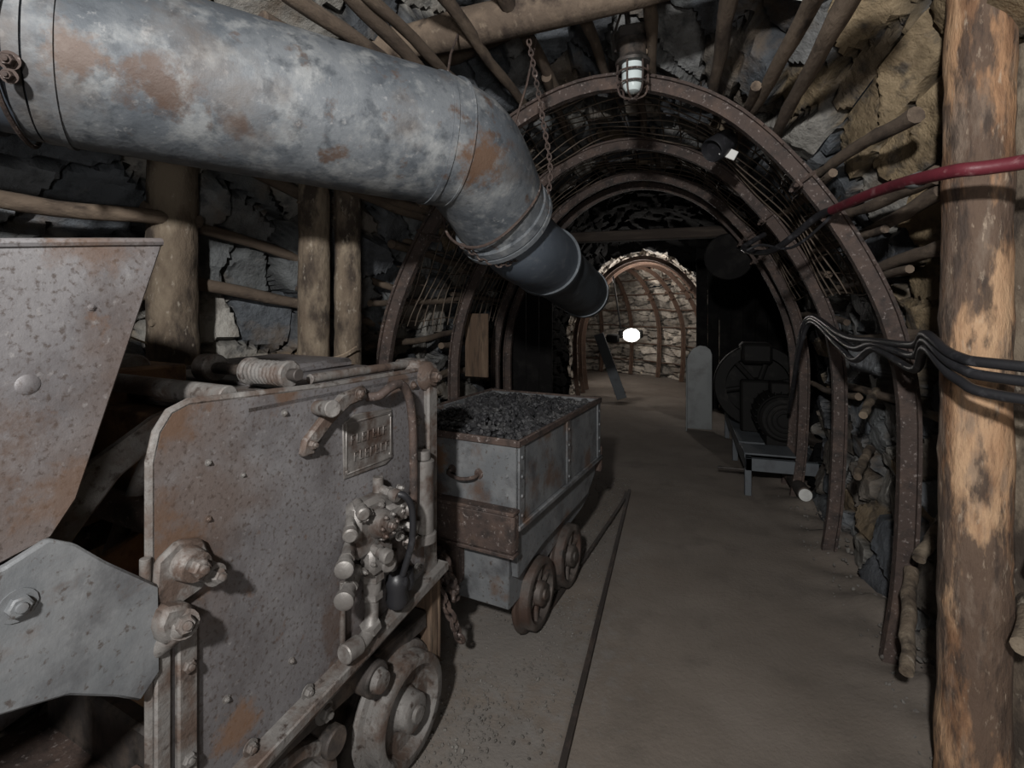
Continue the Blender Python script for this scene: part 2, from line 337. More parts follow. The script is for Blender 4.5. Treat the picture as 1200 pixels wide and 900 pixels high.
# ------------------------------------------------------------------ steel arches
sec = [(-.045, -.025), (-.045, .025), (.018, .040), (.018, .060), (.034, .060), (.034, .030), (-.030, .014), (-.030, -.014), (.034, -.030), (.034, -.060), (.018, -.060), (.018, -.040)]
def arch(t, m=M_rust, scale=1.0, dx=0, lean=0):
    b = B(); ss = np.linspace(0, 1, 72); vs = []; k = len(sec)
    px, py, cx, cy = [float(v) for v in path(t)]
    for s in ss:
        a = SP(s, t, 0, True); c = SP(s, t, .1, True)
        p = Vector((float(a[0]), float(a[1]), float(a[2]))); n = (Vector((float(c[0]), float(c[1]), float(c[2])))-p).normalized()
        w = Vector((-cy, cx, 0))
        p.x += dx*cx; p.y += lean*(p.z-1.2)
        for (o, l) in sec: vs.append(p-n*o*scale+w*l*scale)
    fs = []
    for i in range(len(ss)-1):
        for j in range(k): fs.append([i*k+j, i*k+(j+1) % k, (i+1)*k+(j+1) % k, (i+1)*k+j])
    b.add(vs, fs, 0)
    b.add(vs[:k], [list(range(k))], 0); b.add(vs[-k:], [list(range(k))], 0)
    for s in (.30, .33, .67, .70):
        a = SP(s, t, .0, True); c = SP(s, t, .1, True); d = SP(s+.004, t, 0, True)
        p = Vector([float(v) for v in a]); n = (Vector([float(v) for v in c])-p).normalized(); tg = (Vector([float(v) for v in d])-p).normalized()
        p.x += dx*cx; p.y += lean*(p.z-1.2)
        w = Vector((-cy, cx, 0)); rot = Matrix((w, tg, n)).transposed()
        L = Vector((.075*scale, .02, .008))
        b.box(p+n*.052*scale-L, p+n*.052*scale+L, 0, .003, rot=rot)
        for q in (-1, 1):
            b.tube([p+n*.075*scale+w*.062*scale*q, p-n*.04*scale+w*.062*scale*q], .008, 6)
            b.bolt(p+n*.058*scale+w*.062*scale*q, n, .011, .012)
    return b.make('steel_arch', [m])
for t, dx, ln in ((2.56, 0, 0), (3.54, 0, .01), (4.45, .0, -.01), (4.80, .0, 0)): arch(t, M_rust, .84, dx, ln)
for t in (8.5, 8.95, 9.4, 9.85, 10.3, 10.75, 11.2, 11.65): arch(t, M_archfar, .80)

# ------------------------------------------------------------------ lagging poles
def pole(b, p0, p1, r0, r1, n=9, m=0, bend=.02, capm=None):
    p0 = Vector(p0); p1 = Vector(p1); k = 12; bx, bz = R(-bend, bend), R(-bend, bend); ph = R(0, 6)
    pts = []; rad = []
    for i in range(k+1):
        f = i/k; w = math.sin(f*math.pi)
        pts.append(p0.lerp(p1, f)+Vector((bx*w+.004*math.sin(f*17+ph), 0, bz*w+.004*math.cos(f*13+ph))))
        rad.append((r0+(r1-r0)*f)*(1+.06*math.sin(f*29+ph)+R(-.04, .04)))
    b.tube(pts, rad, n, m, wob=.05, capm=capm)
def sv(s, t, off=0, arch=False):
    a = SP(s, t, off, arch); return Vector([float(v) for v in a])
b = B()
for (t0, t1) in ((2.40, 3.72), (3.40, 4.62)):
    for s in [.155, .215, .25, .28, .33, .40, .47, .54, .61, .67, .72, .765, .81, .855, .90, .95]:
        s += R(-.012, .012); ds = R(-.012, .012)
        pole(b, sv(s, t0+R(-.05, .1), -.07, True), sv(min(max(s+ds, .005), .995), t1+R(-.05, .1), -.07, True), R(.016, .027), R(.015, .025), m=0)
for s in [.215, .25, .275, .30, .33, .365, .395, .425, .465, .50, .535, .565]:
    s += R(-.005, .005)
    p1 = sv(s, 2.80, -.066, True)
    if s < .345: p0 = sv(s+R(-.01, .01), R(1.98, 2.08), -.16-R(0, .05), True)
    else: p0 = sv(s+R(-.012, .012), R(1.2, 1.5), -.13-R(0, .06), True)
    pole(b, p0, p1, R(.027, .037), R(.018, .026), m=0, bend=.015)
for i in range(9):
    s = .59+.0125*i; pole(b, sv(s+R(-.01, .01), 1.2, -.14+R(0, .05), True), sv(s+R(-.006, .006), 2.8, -.066, True), R(.022, .03), R(.02, .026))
for s, r in ((.715, .036), (.758, .03), (.80, .034), (.85, .03), (.90, .03)):
    pole(b, sv(s+.004, .7, .10), sv(s, 1.62, .10), r, r*.9, n=12, bend=.02)
    pole(b, sv(s+R(-.01, .01), 1.45, .07), sv(s+R(-.01, .01), 2.75, .01), r*.9, r*.7, n=12, bend=.03)
b.make('lagging_poles', [M_pole, M_strip], ang=50)
b = B()
for s in np.linspace(.05, .95, 15):
    pts = [sv(s+R(-.003, .003), t, .065) for t in np.linspace(8.45, 12.3, 20)]
    b.tube(pts, .014, 7, 0, wob=.05)
b.make('lagging_poles', [M_archfar], ang=50)
b = B()
for (p0, p1, r) in [((1.28, 2.1, 1.52), (.95, 1.72, 1.54), .035), ((1.28, 2.2, 1.08), (.94, 1.72, 1.03), .03), ((1.28, 2.25, .88), (.92, 1.74, .80), .028),
                    ((1.25, 2.4, .76), (.88, 1.74, .58), .03), ((.90, 2.50, .42), (.74, 2.08, .25), .026), ((1.08, 2.6, .66), (.87, 2.34, .54), .026),
                    ((1.0, 3.2, 1.05), (.84, 2.85, .98), .022), ((1.0, 3.3, .72), (.84, 2.95, .66), .022)]:
    pole(b, p0, p1, r, r*.85, n=12, bend=.01)
b.make('wall_stakes', [M_bark], ang=50)

# ------------------------------------------------------------------ posts and beams
def post(name, x, y, z0, z1, r, m, lean=(0, 0), stubs=2):
    b = B(); k = 60; pts = []; rad = []
    for i in range(k+1):
        f = i/k
        pts.append((x+lean[0]*f+.008*math.sin(f*5+x*9), y+lean[1]*f, z0+(z1-z0)*f))
        kn = .08*math.exp(-((f*7.3) % 1-.5)**2*60)
        rad.append(r*(1.04-.1*f+kn*.5+R(-.02, .02)))
    b.tube(pts, rad, 30, 0, wob=.022)
    for q in range(stubs):
        z = z0+(z1-z0)*R(.2, .8); a = R(3.6, 5.6); d = Vector((math.cos(a), math.sin(a), R(-.1, .5))).normalized()
        c = Vector((x+lean[0]*(z/z1), y, z)); b.tube([c+d*r*.7, c+d*r*1.08], [r*.22, r*.16], 9, 0, wob=.06)
    return b.make(name, [m], ang=60)
post('timber_post', .842, 1.93, -.02, 3.05, .086, M_strip, (.05, 0), 0)
post('timber_post', 1.03, 2.00, -.02, 3.05, .090, M_bark, (.02, 0))
post('timber_post', -1.95, 1.55, -.02, 2.84, .092, M_bark)
post('timber_post', -1.60, 1.95, -.02, 2.62, .070, M_bark)
post('timber_post', -1.51, 2.07, -.02, 2.60, .062, M_bark, (.01, 0))
b = B(); pole(b, (-1.85, 2.06, 2.66), (1.05, 1.90, 2.73), .080, .068, n=22, bend=.03); b.make('roof_beam', [M_pole], ang=60)
b = B(); pole(b, (-1.75, 2.36, 2.66), (-.65, 2.22, 2.80), .06, .05, n=16); b.make('roof_beam', [M_pole], ang=60)

# ------------------------------------------------------------------ wire mesh on the vault
b = B()
for s in np.arange(.24, .80, .017):
    pts = [sv(s+.002*math.sin(t*9+s*40), t, -.03+.015*math.sin(t*7+s*60), True) for t in np.linspace(2.5, 4.5, 22)]
    b.tube(pts, .0040, 4, 0, cap=False)
for t in np.arange(2.62, 4.46, .105):
    pts = [sv(s, t+.012*math.sin(s*50+t*5), -.027+.015*math.sin(t*7+s*60), True) for s in np.linspace(.24, .79, 50)]
    b.tube(pts, .0040, 4, 0, cap=False)
b.make('wire_mesh', [M_wire])

# ------------------------------------------------------------------ ventilation duct
root = empty('ventilation_duct')
A0 = Vector((-2.45, -.055, 2.21)); A1 = Vector((-1.585, .910, 2.174)); A2 = Vector((-.86, 1.72, 2.12))
def seg3(p, q, n=10): return [Vector(p).lerp(Vector(q), i/n) for i in range(n+1)]
b = B(); b.tube(seg3(A0, A1), .222, 48, 0); b.make('duct_end_section', [M_galv2], root)
b = B()
F = Vector((-.745, 2.12, 1.90))
pts = seg3(A1, A2, 14)[:-1]+catmull([A2, (-.79, 1.83, 2.09), (-.758, 1.98, 2.0), F], 5)
k = len(pts)
b.tube(pts, [.236 if i < 15 else .236-.03*(i-15)/(k-16) for i in range(k)], 48, 0, wob=.004); b.make('duct_main_section', [M_galv], root)
b = B()
dm = (A2-A1).normalized()
def ring(b, c, ax, r, w, th, m=0):
    c = Vector(c); b.lathe([(r, -w/2), (r+th, -w/2), (r+th, w/2), (r, w/2), (r-.02, w/2), (r-.02, -w/2), (r, -w/2)], c, ax, 48, m)
ring(b, A1-dm*.02, dm, .222, .03, .012); ring(b, A1+dm*.05, dm, .236, .012, .006); ring(b, A1-dm*.10, dm, .222, .012, .014)
ring(b, A2-dm*.02, dm, .236, .02, .005); ring(b, A2+dm*.05, dm, .235, .008, .004)
ax2 = Vector((.12, .46, -.28)).normalized()
ring(b, F, ax2, .205, .035, .020); ring(b, F+ax2*.035, ax2, .195, .02, .033)
b.make('duct_flanges', [M_galv], root)
b = B()
G = Vector((-.672, 2.62, 1.745)); b.tube(catmull([F, F+ax2*.2, G], 6), .180, 40, 0); b.make('duct_reducer', [M_galv2], root)
b = B()
b.tube(catmull([G, (-.655, 2.85, 1.70), (-.62, 3.45, 1.60)], 6), [.166]*13, 40, 0, cap=False)
ring(b, G, (0, 1, -.25), .172, .03, .02); ring(b, (-.62, 3.45, 1.60), (0, 1, -.16), .160, .05, .012)
b.make('duct_dark_section', [M_duct_dark], root)
b = B(); b.lathe([(0, 0), (.16, 0)], (-.62, 3.42, 1.605), (0, 1, -.16), 32); b.make('duct_mouth', [M_black], root)
b = B()
def loopwire(c, ax, r, rr=.006, sag=0):
    x, y, a = frame_from(ax); c = Vector(c)
    return [c+(x*math.cos(t)+y*math.sin(t))*r+a*.01*math.sin(3*t) for t in np.linspace(0, 6.283, 40)[:-1]]
b.tube(loopwire(A1+dm*-.04, dm, .250), .006, 6, closed=True)
b.tube(loopwire(F-ax2*.09, ax2, .228), .006, 6, closed=True)
b.tube([(-.66, 2.0, 2.20), (-.62, 2.1, 2.45), (-.60, 2.18, 2.68)], .005, 6)
b.tube([(-.83, 1.75, 2.35), (-.86, 1.85, 2.5), (-.88, 2.0, 2.7)], .005, 6)
c0 = A1-dm*.02+Vector((.165, -.15, -.12)); b.bolt(c0, (1, -1, -.3), .014, .022); b.bolt(c0+Vector((0, 0, -.035)), (1, -1, -.3), .011, .02)
b.make('tie_wires', [M_rust], root)

def chain(b, pts, L=.05, r=.006, m=0):
    pts = catmull(pts, 12); d = [0]
    for i in range(len(pts)-1): d.append(d[-1]+(pts[i+1]-pts[i]).length)
    n = int(d[-1]/(L*.72))
    for i in range(n):
        s = (i+.5)*d[-1]/n; j = max(k for k in range(len(d)) if d[k] <= s); j = min(j, len(pts)-2)
        p = pts[j].lerp(pts[j+1], (s-d[j])/(d[j+1]-d[j]+1e-9)); x, y, a = frame_from(pts[j+1]-pts[j])
        w = x if i % 2 else y
        lp = []
        for t in np.linspace(0, 2*math.pi, 15)[:-1]:
            lp.append(p+a*math.cos(t)*L*.5+w*math.sin(t)*L*.30)
        b.tube(lp, r, 6, m, closed=True)
b = B(); chain(b, [(-.60, 2.06, 2.62), (-.55, 2.10, 2.3), (-.53, 2.15, 2.05), (-.60, 2.14, 1.80), (-.72, 2.07, 1.68), (-.87, 1.97, 1.76)], .03, .0035)
b.make('suspension_chain', [M_rust])

# ------------------------------------------------------------------ rails
def rail(name, pts, m=M_railiron):
    pts = catmull(pts, 8); sec2 = [(-.03, -.03), (.03, -.03), (.03, -.022), (.006, -.014), (.006, .002), (.011, .008), (.011, .022), (-.011, .022), (-.011, .008), (-.006, .002), (-.006, -.014), (-.03, -.022)]
    b = B(); vs = []; k = len(sec2)
    for i, p in enumerate(pts):
        t = (pts[min(i+1, len(pts)-1)]-pts[max(i-1, 0)]).normalized(); s = Vector((t.y, -t.x, 0))
        for (a, z) in sec2: vs.append(p+s*a+Vector((0, 0, z)))
    fs = [[i*k+j, i*k+(j+1) % k, (i+1)*k+(j+1) % k, (i+1)*k+j] for i in range(len(pts)-1) for j in range(k)]
    b.add(vs, fs); b.add(vs[:k], [list(range(k))]); b.add(vs[-k:], [list(range(k))])
    return b.make(name, [m])
rail('rail', [(-.34, -1.4, .0), (-.36, 1.6, .0), (-.385, 4.25, .0)])
rail('rail', [(-1.32, -1.4, -.03), (-.86, 1.2, -.03), (-.70, 2.1, -.03), (-.64, 2.35, -.01), (-.575, 2.68, .0), (-.42, 3.9, .0), (-.405, 4.2, .0)])
rail('rail', [(-1.92, -1.3, -.01), (-1.46, 1.28, -.01), (-1.245, 2.37, .0), (-1.165, 2.77, .0), (-1.0, 4.0, .0)])

# gravel
b = B()
for i in range(3600):
    y = R(.6, 4.6); x = random.gauss(-.66, .16)+.10*(y-2.2)
    if x > -.38 or x < -1.7: continue
    r = R(.002, .006)*(1.8 if random.random() < .05 else 1); b.rock((x, y, r*.3), r)
for i in range(260):
    y = R(1.6, 4.5); x = R(.74, .98); r = R(.008, .035)*(x-.5); b.rock((x, y, r*.4+.05*max(0, (x-.55)/.35)**2), r)
for i in range(150): b.rock((R(-2.2, -1.5), R(1.0, 3), .03), R(.02, .06))
b.make('gravel', [M_gravel], flat=True)

# ------------------------------------------------------------------ flanged wheel
def wheel(b, x, y, z, r, w=.075, out=1, m=0, ribs=0):
    a = (out, 0, 0); o = (x-out*w, y, z)
    b.lathe([(0, .0), (r*1.14, .0), (r*1.16, .006), (r*1.13, .018), (r*1.02, .026), (r, w-.004), (r-.006, w), (r*.82, w), (r*.78, w-.006), (r*.74, w*.58), (r*.40, w*.50), (r*.36, w*.62), (r*.34, w*1.10), (r*.30, w*1.16), (r*.16, w*1.16), (r*.15, w*1.3), (0, w*1.32)], o, a, 40, m)
    for i in range(ribs):
        th = 2*math.pi*i/ribs+.3
        p0 = Vector((x-out*w*.42, y+math.cos(th)*r*.33, z+math.sin(th)*r*.33)); p1 = Vector((x-out*w*.30, y+math.cos(th)*r*.8, z+math.sin(th)*r*.8))
        b.tube([p0, p1], [r*.10, r*.07], 8, m)

# ------------------------------------------------------------------ mine cart
MC = Matrix.Translation((-.629, 2.0, 0)) @ Matrix.Rotation(-math.radians(8.8), 4, 'Z')
cart = empty('mine_cart', MC)
b = B(); Wd = .75; Ln = 1.12
b.box((-Wd, 0, .60), (0, .012, .945), 0); b.box((-Wd, Ln-.012, .60), (0, Ln, .945), 0)
b.box((-.012, .0, .60), (0, Ln, .945), 0); b.box((-Wd, 0, .60), (-Wd+.012, Ln, .945), 0); b.box((-Wd, 0, .60), (0, Ln, .615), 0)
b.make('body', [M_paint2], cart)
b = B()
for (lo, hi) in (((-Wd-.010, -.010, .925), (.010, .006, .955)), ((-Wd-.010, Ln-.006, .925), (.010, Ln+.010, .955)), ((-.006, -.010, .925), (.012, Ln+.010, .955)), ((-Wd-.012, -.010, .925), (-Wd+.006, Ln+.010, .955))): b.box(lo, hi, 0, .004)
for y in (.0, .55, 1.06):
    b.box((-.001, y, .60), (.008, y+.05, .93), 1, .003)
    for z in (.64, .72, .80, .88): b.lathe([(0, .006), (.006, .005), (.009, 0)], (.008, y+.025, z), (1, 0, 0), 10, 1)
for x in (-.05, -.72):
    for z in (.64, .72, .80, .88): b.lathe([(0, .006), (.006, .005), (.009, 0)], (x, 0, z), (0, -1, 0), 10, 1)
b.box((-Wd-.01, -.01, .585), (.016, Ln+.01, .608), 1, .004)
b.make('rim_and_straps', [M_rust, M_paint2], cart)
b = B(); b.prism([(.02, .60), (1.10, .60), (1.09, .37), (.95, .33), (.62, .30), (.18, .225), (.03, .225)], -.70, -.055, 0, .006)
b.prism([(.02, .60), (1.10, .60), (1.09, .50), (.95, .42), (.30, .40), (.05, .36)], -.055, -.02, 0, .004)
b.make('chassis', [M_paint2], cart)
b = B()
b.box((-.76, -.055, .50), (.008, .004, .665), 0, .012); b.box((-.76, -.06, .49), (.01, -.0, .505), 0, .003); b.box((-.76, -.06, .66), (.01, 0, .675), 0, .003)
b.box((-.76, Ln, .50), (.008, Ln+.05, .66), 0, .012)
b.box((-.48, -.03, .30), (-.27, .03, .50), 0, .01); b.lathe([(.03, -.015), (.05, -.015), (.05, .015), (.03, .015), (.03, -.015)], (-.37, -.06, .42), (1, 0, 0), 20)
b.make('buffer_beam', [M_rust], cart)
b = B(); b.tube(catmull([(-.32, 0, .79), (-.315, -.04, .785), (-.25, -.05, .775), (-.19, -.04, .785), (-.185, 0, .79)], 5), .008, 8)
for x in (-.32, -.185): b.lathe([(0, .005), (.02, .004), (.022, 0)], (x, 0, .79), (0, -1, 0), 14)
b.make('handle', [M_rust], cart)
b = B()
for y in (.28, .68):
    wheel(b, -.012, y, .185, .155, .07, 1, ribs=6); wheel(b, -.70, y, .185, .155, .07, -1, ribs=6)
    b.cyl((-.66, y, .185), (-.06, y, .185), .025)
    b.box((-.12, y-.06, .16), (-.09, y+.06, .34), 0, .006)
b.make('wheels', [M_wheel], cart)
b = B()
for i in range(2200):
    x = R(-Wd+.025, -.025); y = R(.025, Ln-.025); e = min((x+Wd)/.3, -x/.3, y/.35, (Ln-y)/.35, 1)
    b.rock((x, y, .918+.04*e+R(-.012, .01)), R(.005, .021)*(1.6 if random.random() < .07 else 1))
b.box((-Wd+.015, .015, .62), (-.015, Ln-.015, .918), 0)
b.make('ore_load', [M_ore], cart, flat=True)

# ------------------------------------------------------------------ rocker shovel loader
ML = Matrix.Translation((-.969, .725, 0)) @ Matrix.Rotation(-math.radians(9.09), 4, 'Z')
ld = empty('rocker_shovel_loader', ML)
b = B()
b.prism([(0, .36), (0, 1.20), (.012, 1.255), (.035, 1.29), (.07, 1.303), (.44, 1.287), (.9, 1.285), (.9, .575)], -.016, 0, 0, .004)
b.prism([(0, .36), (0, 1.20), (.07, 1.303), (.9, 1.285), (.9, .575)], -.78, -.765, 0, .004)
b.make('side_plates', [M_paint], ld)
b = B()
b.prism([(.02, .425), (.02, .455), (.94, .605), (.94, .575)], -.01, .05, 0, .004)
b.prism([(.02, .37), (.02, .43), (.94, .58), (.94, .53)], -.01, .012, 0, .004)
b.box((0, .040, .30), (.016, .080, .88), 0, .004)
b.box((0, .0, .30), (.012, .030, .84), 0, .004)
b.box((-.03, .862, .56), (.02, .915, 1.30), 0, .006)
rim = [(0, .36), (0, 1.20), (.012, 1.255), (.035, 1.29), (.07, 1.303), (.44, 1.287), (.9, 1.285)]
b.tube([(-.008, y, z) for y, z in rim], .0095, 8, 0)
b.make('edge_frames', [M_paint_rust], ld)
b = B()
for (y, z, r) in ((.06, .774, .013), (.06, .585, .013), (.06, .44, .013), (.20, .50, .012), (.36, .52, .012), (.52, .545, .012), (.69, .57, .012), (.11, 1.17, .005), (.11, 1.05, .005), (.19, 1.12, .004), (.32, .62, .006), (.15, .64, .006), (.30, 1.24, .006), (.80, 1.24, .01), (.80, 1.12, .014), (.84, .98, .02), (.81, .63, .012), (.75, .67, .012)):
    b.bolt((.0 if r < .012 else .010, y, z), (1, 0, 0), r, r)
b.prism([(.02, .90), (-.005, .95), (.0, 1.01), (.04, 1.035), (.09, 1.02), (.115, .96), (.09, .915)], 0, .018, 0, .006)
b.cyl((.014, .055, .985), (.05, .055, .985), .034, .030); b.bolt((.05, .055, .985), (1, 0, 0), .019, .02)
b.cyl((.014, .095, .95), (.045, .095, .95), .022, .020); b.bolt((.045, .095, .95), (1, 0, 0), .015, .02)
b.prism([(-.005, .86), (-.015, .90), (.0, .93), (.05, .915), (.065, .875), (.04, .85)], .0, .05, 0, .008)
b.cyl((-.01, -.005, .82), (.05, .03, .885), .016, .022); b.bolt((.05, .03, .885), (1, -.3, .3), .018, .02)
b.cyl((.0, -.012, .90), (.0, -.012, 1.02), .010)
b.make('pivot_bracket_and_bolts', [M_paint_rust], ld)
b = B()
b.box((-.74, .22, .50), (-.03, .89, 1.255), 0, .008); b.box((-.78, .20, 1.255), (-.0, .90, 1.272), 1, .004)
b.box((-.70, .10, .17), (-.12, .93, .52), 2, .01)
b.box((-.74, .40, 1.272), (-.12, .88, 1.285), 0, .004); b.box((-.70, .50, 1.28), (-.30, .84, 1.315), 0, .012)
b.box((-.78, .06, 1.20), (-.50, .36, 1.33), 3, .006); b.box((-.76, .05, .90), (-.52, .10, 1.22), 3, .006)
b.make('body_housing', [M_paint, M_paint_rust, M_iron, M_rustO], ld)
b = B()
b.cyl((-.74, .17, 1.30), (-.02, .17, 1.30), .024, m=0)
b.cyl((-.40, .36, 1.325), (-.02, .36, 1.325), .016, m=1)
b.cyl((-.42, .36, 1.325), (-.36, .36, 1.325), .040, m=0); b.cyl((-.62, .25, 1.32), (-.56, .25, 1.32), .045, m=0)
hx = [(-.20+.13*i/90, .36+.028*math.cos(i*.62), 1.325+.028*math.sin(i*.62)) for i in range(91)]
b.tube(hx, .0065, 7, 0)
b.cyl((-.22, .36, 1.325), (-.20, .36, 1.325), .038); b.cyl((-.07, .36, 1.325), (-.05, .36, 1.325), .036)
b.cyl((-.05, .42, 1.305), (-.05, .84, 1.305), .014)
b.lathe([(0, 0), (.05, 0), (.052, .006), (.05, .03), (.03, .045), (.018, .05), (0, .05)], (-.02, .875, 1.262), (1, 0, 0), 28, 0)
b.box((-.12, .82, 1.22), (-.0, .93, 1.318), 0, .02); b.bolt((.03, .875, 1.262), (1, 0, 0), .02, .02)
b.make('top_shafts_and_springs', [M_paint_rust, M_iron], ld)
b = B()
b.prism([(.335, 1.125), (.345, 1.165), (.40, 1.21), (.47, 1.262), (.56, 1.275), (.57, 1.235), (.50, 1.225), (.44, 1.19), (.385, 1.145), (.375, 1.12)], 0, .022, 0, .006)
b.cyl((.0, .40, 1.236), (.085, .375, 1.245), .019, .022); b.bolt((.01, .365, 1.15), (1, 0, 0), .012, .02); b.bolt((.024, .53, 1.255), (1, 0, 0), .012, .01)
b.make('latch_bracket', [M_paint_rust], ld)
b = B()
b.prism([(.49, 1.02), (.485, 1.175), (.53, 1.195), (.69, 1.185), (.695, 1.03), (.66, 1.015)], 0, .006, 0, .003)
b.box((.004, .495, 1.03), (.009, .50, 1.175)); b.box((.004, .68, 1.03), (.009, .685, 1.175)); b.box((.004, .495, 1.17), (.009, .685, 1.176)); b.box((.004, .495, 1.03), (.009, .685, 1.035))
for row, z in ((0, 1.125), (1, 1.075)):
    y = .515+.012*row
    for i in range(7):
        b.box((.005, y, z-.014), (.009, y+.004, z+.014), 0, .001)
        if i % 3 != 1: b.box((.005, y, z+.010), (.009, y+.014, z+.014), 0, .001)
        if i % 2 == 0: b.box((.005, y, z-.002), (.009, y+.012, z+.002), 0, .001)
        if i % 3: b.box((.005, y, z-.014), (.009, y+.014, z-.010), 0, .001)
        y += .022
for (yy, zz) in ((.50, 1.165), (.68, 1.165), (.50, 1.04), (.68, 1.045)): b.lathe([(0, .005), (.005, .003), (.006, 0)], (.006, yy, zz), (1, 0, 0), 8)
b.make('maker_plate', [M_steelw], ld)
b = B()
b.tube(catmull([(.0, .585, 1.235), (.035, .60, 1.24), (.05, .635, 1.262), (.052, .68, 1.262), (.052, .715, 1.22), (.055, .73, 1.12), (.055, .735, .95), (.05, .735, .76)], 8), .0135, 12, 2)
b.lathe([(0, 0), (.026, 0), (.026, .03), (.018, .035), (0, .035)], (.052, .735, .74), (0, 0, 1), 6, 0)
b.cyl((.045, .80, .76), (.045, .80, 1.0), .034); b.cyl((.045, .80, 1.0), (.045, .80, 1.03), .022); b.cyl((.045, .80, .73), (.045, .80, .765), .042)
Yv = lambda y: .68+(y-.68)*1.28
b.box((.0, Yv(.53), .80), (.06, .66, .955), 0, .014); b.box((.02, Yv(.56), .74), (.075, .62, .82), 0, .012); b.box((.01, .58, .86), (.085, .68, .925), 0, .012)
b.lathe([(0, 0), (.040, 0), (.042, .01), (.036, .035), (.02, .045), (0, .048)], (.06, Yv(.59), .885), (1, 0, 0), 24)
for a in range(6): b.bolt((.10, Yv(.59)+.03*math.cos(a*1.05), .885+.03*math.sin(a*1.05)), (1, 0, 0), .006, .008)
b.bolt((.105, Yv(.59), .885), (1, 0, 0), .013, .014)
for (y0, z0, dx, dy, r) in ((.53, .915, .05, -.05, .017), (.53, .845, .065, -.085, .021), (.55, .765, .065, -.11, .022), (.55, .955, .05, -.03, .016), (.62, .965, .06, .0, .017), (.66, .90, .06, .02, .018), (.68, .83, .05, .03, .016), (.62, .78, .06, -.03, .019), (.58, .82, .08, -.01, .018)):
    p0 = Vector((.03, Yv(y0), z0)); p1 = p0+Vector((dx, dy, -.01)); b.cyl(p0, p1, r*.8); d = (p1-p0).normalized()
    b.lathe([(0, 0), (r, 0), (r, .012), (0, .012)], p0.lerp(p1, .55), d, 6); b.lathe([(0, 0), (r*1.15, 0), (r*1.15, .016), (r*.9, .02), (0, .02)], p1-d*.006, d, 16)
for k in range(18): b.bolt((R(.055, .075), Yv(R(.53, .69)), R(.76, .96)), (1, R(-.5, .5), R(-.3, .3)), R(.006, .011), .014)
b.cyl((.03, .60, .955), (.03, .60, 1.0), .016); b.cyl((.035, .57, .66), (.035, .57, .76), .024, .03); b.lathe([(0, 0), (.034, 0), (.034, .022), (0, .022)], (.035, .57, .715), (0, 0, 1), 6)
b.lathe([(0, 0), (.03, 0), (.03, .018), (0, .018)], (.035, .57, .66), (0, 0, 1), 6)
b.tube(catmull([(.035, .57, .67), (.037, .565, .62), (.045, .55, .585), (.05, .515, .57), (.05, .47, .572)], 6), .020, 14); b.cyl((.05, .50, .571), (.05, .445, .573), .026)
b.lathe([(0, 0), (.03, 0), (.03, .02), (0, .02)], (.046, .548, .60), (0, .3, -1), 6)
b.cyl((.03, .66, .60), (.03, .66, .76), .016); b.cyl((.02, .47, .58), (.02, .47, .75), .008)
b.make('control_valve', [M_steelw, M_paint_rust, M_rust], ld)
b = B()
b.tube(catmull([(.09, .60, .96), (.115, .62, .95), (.12, .645, .90), (.11, .655, .80), (.08, .65, .70)], 7), .010, 10)
b.lathe([(0, 0), (.028, 0), (.034, .02), (.030, .05), (.036, .07), (.030, .09), (.02, .10), (0, .10)], (.055, .655, .60), (0, 0, 1), 18)
b.lathe([(0, 0), (.024, 0), (.03, .02), (.024, .06), (0, .07)], (.05, .70, .63), (0, 0, 1), 18)
b.make('rubber_hose', [M_rubber], ld)
b = B()
bp_ = [(.021, 1.63), (-.07, 1.622), (-.36, 1.585), (-.62, 1.52), (-.66, 1.30), (-.60, 1.08), (-.35, 1.06), (-.22, 1.10), (-.155, 1.117), (-.12, 1.17)]
b.prism(bp_, -.014, .0, 0, .003); b.prism(bp_, -.77, -.755, 0, .003)
b.prism([(.022, 1.63), (.01, 1.632), (-.165, 1.12), (-.155, 1.112)], -.76, -.005, 1, .002)
b.prism([(-.155, 1.11), (-.15, 1.122), (-.6, 1.09), (-.6, 1.075)], -.76, -.005, 1, .002)
b.tube([(-.002, .018, 1.628), (-.002, -.07, 1.618), (-.002, -.36, 1.582)], .008, 8, 0)
b.lathe([(0, .003), (.014, .002), (.017, 0)], (.0, -.185, 1.375), (1, 0, 0), 20); b.bolt((.0, -.10, 1.50), (1, 0, 0), .006, .003)
b.make('bucket', [M_paint, M_rust], ld)
b = B()
b.prism([(-.40, 1.09), (-.22, 1.10), (-.165, 1.122), (-.13, 1.10), (-.085, 1.05), (.003, .965), (.005, .80), (-.03, .765), (-.07, .80), (-.14, .85), (-.40, .93)], .002, .020, 0, .004)
b.bolt((.02, -.205, 1.035), (1, 0, 0), .017, .012); b.bolt((.02, -.33, 1.00), (1, 0, 0), .020, .016)
b.make('bucket_arm', [M_paint2], ld)
b = B()
outer = [(-.22, .86), (-.19, .98), (-.13, 1.09), (-.04, 1.19), (.08, 1.262), (.26, 1.30)]; inner = [(.26, 1.26), (.11, 1.215), (.01, 1.15), (-.07, 1.05), (-.12, .95), (-.14, .85)]
for x in (-.16, -.64): b.prism(outer+inner, x, x+.03, 0, .006)
b.prism([(-.2, .90), (-.12, .93), (.02, 1.15), (.24, 1.27), (.2, 1.05), (.06, .88)], -.63, -.62, 1, .002)
b.cyl((-.64, -.05, .98), (-.13, -.05, .98), .022, m=1); b.cyl((-.76, .10, 1.02), (-.02, .10, 1.02), .035, m=1)
b.tube([(-.30, .02, .80), (-.28, .16, 1.18)], .02, 10, 0); b.tube([(-.45, -.10, .9), (-.42, .18, .95)], .03, 12, 1)
b.prism([(-.05, .78), (.02, .95), (.16, 1.0), (.18, .78)], -.26, -.24, 2, .004)
b.box((-.62, -.02, .70), (-.20, .20, .74), 1); b.box((-.72, .14, .50), (-.05, .22, 1.24), 2, .006)
